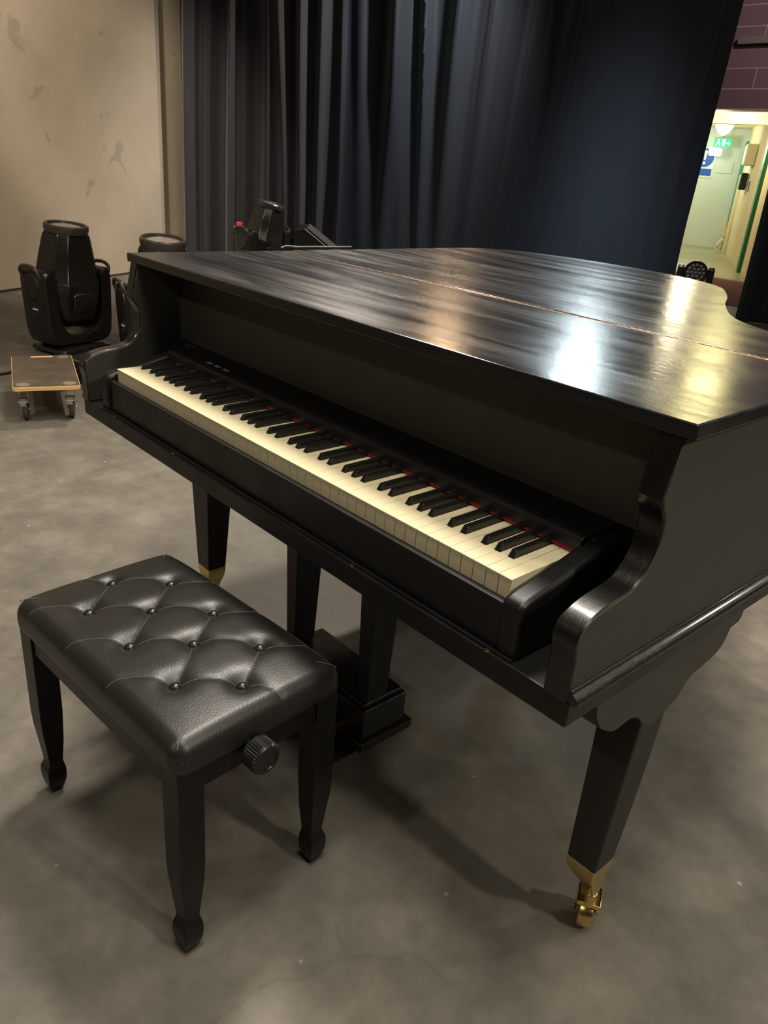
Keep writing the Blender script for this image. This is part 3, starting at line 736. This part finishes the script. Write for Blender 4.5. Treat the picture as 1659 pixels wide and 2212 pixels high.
# teal frames on the right wall
def frame_on_wall(name, t0, t1, mat, h, out=.05, parent=None):
    a = F0+fd*t0; b = F0+fd*t1; g = G(); g.prism([tuple(a-fn*out), tuple(b-fn*out), tuple(b), tuple(a)], 'z', 0.003, h); return g.build(name, mat, parent)
L = (F1-F0).length
def tpos(x): return (Vector((x, 0)).x-F0.x)/fd.x
struct(frame_on_wall('door_1', 1.15, 1.42, M['green'], 2.44, .06))
struct(frame_on_wall('door_2', L-.50, L-.10, M['teal'], 2.20, .05))
struct(frame_on_wall('door_3', L-1.25, L-.45, M['cream_wall'], 1.55, .04))
d = M['cream_wall']
# cream jamb of the opening
g = G(); g.box(-3.26, -3.2, 11.26, 11.60, 0, 2.285); struct(g.build('trim_3', M['cream_wall']))
# signs and fittings in the corridor
def on_back(xpix, y, z): return None
def bpoint(s, off=.02):  # s metres left of F1 along the back wall
    p = F1-bd_*s-bn*off; return p
ang_b = math.atan2(bd_.y, bd_.x)
sg = empty('mandatory_sign', (*bpoint(.80, .012), 1.78), ang_b, 'white sign with a blue round exclamation symbol on the corridor wall', 'sign')
g = G(); g.box(-.22, .22, -.006, .006, -.34, .28); g.build('plate', M['sign_white'], sg)
g = G(); g.cyl((0, -.0055, .06), (0, -.010, .06), .19, n=40); g.build('blue_disc', M['sign_blue'], sg)
g = G(); g.prism([(-.034, .205), (.034, .205), (.018, .015), (-.018, .015)], 'y', -.0105, -.0135); g.cyl((0, -.0105, -.045), (0, -.0135, -.045), .030, n=24); g.build('exclamation_mark', M['sign_white'], sg)
g = G(); g.box(-.19, .19, -.0105, -.006, -.30, -.16); g.build('blue_text_panel', M['sign_blue'], sg)
ex = empty('exit_sign', (*bpoint(.50, .35), 2.06), ang_b, 'lit green emergency exit sign hanging in the corridor', 'sign')
g = G(); g.box(-.17, .17, -.02, .02, 0, .17); g.build('panel', M['exit_green'], ex, .004)
g = G(); g.box(-.175, .175, -.022, .022, .17, .185); g.cyl((0, 0, .18), (0, 0, .39), .012, n=10); g.build('mount', M['aluminium'], ex)
g = G() # running figure, door and arrow
g.cyl((-.085, -.021, .135), (-.085, -.024, .135), .014, n=16)
for q in ([(-.10, .115), (-.075, .118), (-.085, .07), (-.105, .07)], [(-.105, .075), (-.09, .07), (-.12, .02), (-.135, .025)], [(-.10, .08), (-.085, .07), (-.055, .05), (-.06, .02), (-.048, .02), (-.040, .058), (-.078, .085)], [(-.08, .11), (-.045, .085), (-.05, .078), (-.085, .10)], [(0, .02), (.05, .02), (.05, .15), (0, .15)], [(.075, .085), (.12, .085), (.12, .11), (.155, .078), (.12, .045), (.12, .07), (.075, .07)]):
    g.prism(q, 'y', -.021, -.024)
g.build('running_figure_symbol', M['lit_white'], ex)
el = empty('emergency_lamp', (*bpoint(.60, .40), 1.93), ang_b, 'glowing white lamp under the green exit sign', 'lamp')
g = G(); g.loft([[(x, y, z) for x, y in rrect(.13*k, .04*k, .03)] for z, k in ((-.05, .8), (-.03, 1), (.08, 1), (.1, .8))]); g.build('diffuser', M['lit_white'], el, 0, True)
g = G(); g.box(-.10, .10, -.02, .02, .1, .125); g.build('housing', M['aluminium'], el)
ns = empty('notice_sheet', (*bpoint(.36, .012), 1.66), ang_b, 'pale blank sheet on the corridor wall below the exit sign', 'notice')
g = G(); g.box(-.17, .17, -.004, .004, -.10, .14); g.build('sheet', M['corridor_wall'], ns)
def wpoint(t, off): return F0+fd*t-fn*off
ang_r = math.atan2(fd.y, fd.x)
wb = empty('wall_cabinet', (*wpoint(L-2.75, .09), 1.68), ang_r, 'white enamel box mounted high on the cream corridor wall', 'cabinet')
g = G(); g.box(-.33, .33, -.085, .085, 0, .36); g.build('box', M['white_box'], wb, .01, False, 3)
g = G(); g.box(-.30, .30, -.012+.09, .095, .02, .34) ; g.build('front_cover', M['white_box'], wb, .004)
eb = empty('extinguisher', (*wpoint(L-2.55, .08), 1.25), ang_r, 'small dark and green object hung under the white box in the corridor', 'container')
g = G(); g.box(-.14, .10, -.06, .06, 0, .30); g.build('body', M['rubber'], eb, .02, False, 3)
g = G(); g.box(-.10, .06, .058, .066, .02, .2); g.build('green_patch', M['green'], eb)
sw = empty('light_switch', (*wpoint(L-3.2, .012), 1.32), ang_r, 'small grey switch plate on the cream corridor wall', 'switch')
g = G(); g.box(-.06, .06, -.012, .012, -.09, .09); g.build('plate', M['aluminium'], sw, .003)
g = G(); g.box(-.02, .02, .012, .018, -.02, .02); g.build('rocker', M['white_box'], sw)
hp = [wpoint(L-.95, .10), wpoint(L-.62, .30), wpoint(L-.55, .42)]
g = G(); g.tube(smooth3([(-6.38, 16.32, .664), (-6.36, 16.33, .45), (-6.34, 16.34, .30), (-6.42, 16.30, .15), (-6.41, 16.30, .01)]), .035, 12)
tag(g.build('pale_pipe', M['cream_wall'], None, 0, True), 'bent pale pipe rising from the corridor floor beside the teal frame', 'pipe')
# rail on the purple wall
rl = empty('wall_rail', (-3.0, YW-.04, 3.14), 0, 'grey metal rail fixed on the purple blockwork wall above the doorway', 'rail')
g = G(); g.box(-1.34, 1.3, -.035, .0, -.05, .04); g.build('channel', M['aluminium'], rl, .006)
g = G()
for x in (-1.1, -.2, .7): g.box(x-.03, x+.03, 0, .04, -.03, .02)
g.build('bracket', M['aluminium'], rl)
# corridor ceiling lamp, near the opening
cl = empty('ceiling_lamp', (-4.9, 12.2, 2.36), 0, 'bright warm ceiling lamp just inside the corridor opening', 'lamp')
g = G(); g.lathe([(.16, 0), (.17, .03), (.17, .09)], 32); g.build('diffuser', M['lit_warm'], cl, 0, True)
c2_ = empty('pendant_lamp', (-6.15, 14.9, 2.16), 0, 'bright cone shaped lamp under the corridor ceiling', 'lamp')
g = G(); g.lathe([(.03, 0), (.10, .05), (.16, .15), (.17, .29)], 24); g.build('diffuser', M['lit_warm'], c2_, 0, True)

# ------------------------------------------------------------------ curtains
def curtain(name, A, B, fold, mat, label, z1=5.9, nx=500, nz=26, lean=None):
    g = G(); D = B-A; Ln = D.length; d = D/Ln; n = Vector((-d.y, d.x))
    if n.dot(Vector((cx, cy))-A) < 0: n = -n
    rows = []
    for j in range(nz+1):
        z = .004+(z1-.004)*(j/nz); row = []
        for i in range(nx+1):
            s = i/nx; sh = lean(s, z) if lean else 0
            q = A+d*(s*Ln+sh)+n*fold(s*Ln, z); row.append(g.bm.verts.new((q.x, q.y, z)))
        rows.append(row)
    for j in range(nz):
        for i in range(nx): g.face([rows[j][i], rows[j][i+1], rows[j+1][i+1], rows[j+1][i]])
    o = g.build(name, mat, None, 0, True)
    for p in o.data.polygons: p.use_smooth = True
    return tag(o, label, 'curtain')
rnd = random.Random(3)
def make_fold(L_, spacing, amp, jit, calm=None):
    cs = []; x = -.3
    while x < L_+.3:
        cs.append((x, amp*rnd.uniform(.45, 1.3), spacing*rnd.uniform(.16, .34), rnd.uniform(-jit, jit), rnd.uniform(0, 6)))
        x += spacing*rnd.uniform(.6, 1.4)
    def f(s, z):
        v = 0
        for c, a, w, dr, ph in cs:
            cc = c+dr*(z/4)+.012*math.sin(z*1.3+ph)
            k = (s-cc)/w
            if abs(k) < 4: v += a*math.exp(-k*k*.7)
        if calm: v *= calm(s, z)
        return v
    return f
c1a, c1b = Vector((-6.221, 3.663)), Vector((-5.116, 4.878))
L1_ = (c1b-c1a).length
curtain('grey_curtain', c1a, c1b, make_fold(L1_, .19, .17, .10), M['curtain_grey'], 'charcoal grey pleated stage curtain next to the beige wall', lean=lambda s, z: -.03*s*max(z-1, 0))
c2a, c2b = Vector((-5.815, 5.121)), Vector((-2.487, 7.45))
L2_ = (c2b-c2a).length
calm = lambda s, z: (1.0 if s < 2.0 else max(.10, 1-(s-2.0)/.8)) * (.45+.55*min(1, max(0, (z-.2)/2.0)))
curtain('navy_curtain', c2a, c2b, make_fold(L2_, .26, .13, .30, calm), M['curtain_navy'], 'large navy black stage curtain hanging behind the piano', nx=600, lean=lambda s, z: .035*s*max(z-.8, 0))
c3a, c3b = Vector((-1.81, 7.67)), Vector((1.09, 8.17))
curtain('black_curtain', c3a, c3b, make_fold(3.0, .35, .10, .1), M['curtain_navy'], 'dark curtain at the right side of the doorway, cut by the photo edge', z1=1.95, nx=200)
# rod that carries the low right-hand curtain
g = G(); g.cyl((c3a.x, c3a.y+.03, 1.96), (c3b.x, c3b.y+.03, 1.96), .02, n=12)
for t in (.02, .98):
    q = c3a.lerp(c3b, t); g.cyl((q.x, q.y+.06, 0), (q.x, q.y+.06, 1.97), .018, n=12)
tag(g.build('curtain_stand', M['rubber'], None, 0, True), 'black stand carrying the dark curtain right of the doorway', 'stand')

# ------------------------------------------------------------------ small debris on the floor
g = G(); g.sphere((1.995, .66, .005), .005, (1, .8, .9), 10, 6)
tag(g.build('pebble', M['steel'], None, 0, True), 'tiny shiny bead on the floor right of the piano leg', 'debris')

# ================================================================== LIGHTS
def spot(name, loc, target, e, col, size=60, blend=.6, rad=.12):
    l = bpy.data.lights.new(name, 'SPOT'); l.energy = e; l.color = col; l.spot_size = R(size); l.spot_blend = blend; l.shadow_soft_size = rad
    o = bpy.data.objects.new(name, l); C.objects.link(o); o.location = loc
    o.rotation_euler = (Vector(target)-Vector(loc)).to_track_quat('-Z', 'Y').to_euler(); return o
def area(name, loc, target, e, col, sx, sy):
    l = bpy.data.lights.new(name, 'AREA'); l.energy = e; l.color = col; l.shape = 'RECTANGLE'; l.size = sx; l.size_y = sy
    o = bpy.data.objects.new(name, l); C.objects.link(o); o.location = loc
    o.rotation_euler = (Vector(target)-Vector(loc)).to_track_quat('-Z', 'Y').to_euler(); return o
def point(name, loc, e, col, rad=.1):
    l = bpy.data.lights.new(name, 'POINT'); l.energy = e; l.color = col; l.shadow_soft_size = rad
    o = bpy.data.objects.new(name, l); C.objects.link(o); o.location = loc; return o
WARM = (1, .88, .72)
spot('stage_lamp_rear', (-3.2, 3.4, 4.6), (1.0, -.2, 0), 360, WARM, 75, .7, .08)
spot('stage_lamp_front', (1.5, -4.4, 4.4), (.6, .8, 0), 85, (1, .90, .76), 85, .8, .12)
spot('stage_lamp_over', (-.3, 1.5, 4.9), (1.1, -.2, 0), 450, (1, .91, .80), 90, .8, .40)
spot('stage_lamp_side', (5.6, 1.0, 4.2), (1.2, .6, .2), 230, (1, .92, .78), 80, .8, .2)
spot('stage_lamp_left', (-1.5, -2.5, 5.0), (-2.8, .6, 0), 170, WARM, 70, .8, .15)
spot('stage_lamp_far_right', (4.6, 6.6, 3.3), (1.5, .6, .6), 170, (1, .92, .78), 50, .8, .12)
spot('wall_band_fill_high', (-2.6, -.8, 4.6), (-5.7, 2.35, 1.75), 900, (1, .88, .74), 32, .8, .1)  # added spot, invented to make the bright upper band on the wall
spot('wall_band_fill_low', (-2.0, .3, 4.8), (-5.3, 2.1, -.1), 300, (1, .88, .72), 20, .8, .1)  # likewise added, for the brighter band low on the wall
spot('curtain_lamp', (-1.9, 5.4, 5.2), (-3.24, 7.0, .20), 1100, (.78, .87, 1), 22, 1, .5)
spot('curtain_ridge_fill', (-2.9, 5.6, 4.4), (-4.9, 5.0, 1.6), 380, (1, .96, .94), 66, .8, .1)  # added grazing spot that brings out the curtain ridges
spot('blockwork_fill', (-1.0, 8.6, 4.8), (-4.0, 11.3, 3.0), 260, (1, .88, .85), 60, .8, .1)  # no known lamp here, spot added to brighten the blockwork
# lamps and added spots whose sheen runs over the lid
spot('lid_lamp_white', (-2.84, 6.42, 3.2), (.8, 1.0, 1), 60, (.80, .95, 1), 18, .6, .16)
spot('lid_glare_fill_warm', (-3.5, 3.75, 3.1), (.65, .35, 1), 26, (1, .86, .76), 15, .7, .32)  # added low spot reproducing the rear lamp's glare on the lid
spot('lid_lamp_amber', (-4.13, 5.65, 3.2), (.5, .7, 1), 22, (1, .66, .38), 16, .6, .16)
spot('lid_streak_fill_yellow', (-1.80, 7.25, 2.9), (1.2, .8, 1), 20, (1, .88, .40), 16, .6, .16)  # added spot standing in for the corridor's yellow reflection
point('corridor_light_near', (-4.9, 12.25, 2.2), 26, (1, .88, .58), .12)
point('corridor_light_far', (-7.2, 15.6, 2.0), 26, (.85, 1, .86), .15)
w = bpy.data.worlds.new('world'); bpy.context.scene.world = w; w.use_nodes = True
w.node_tree.nodes['Background'].inputs[0].default_value = (1, .9, .76, 1); w.node_tree.nodes['Background'].inputs[1].default_value = .055
spot('floor_fill_near', (1.7, -.5, 5.2), (1.1, -.5, 0), 200, (1, .93, .82), 75, .9, .5)  # added fill that brightens the foreground floor
area('house_light', (1.8, 1.0, 6.0), (1.2, .8, 0), 80, (1, .9, .75), 6, 6)
sc = bpy.context.scene
sc.view_settings.view_transform = 'Standard'; sc.view_settings.look = 'None'; sc.view_settings.exposure = 1.12
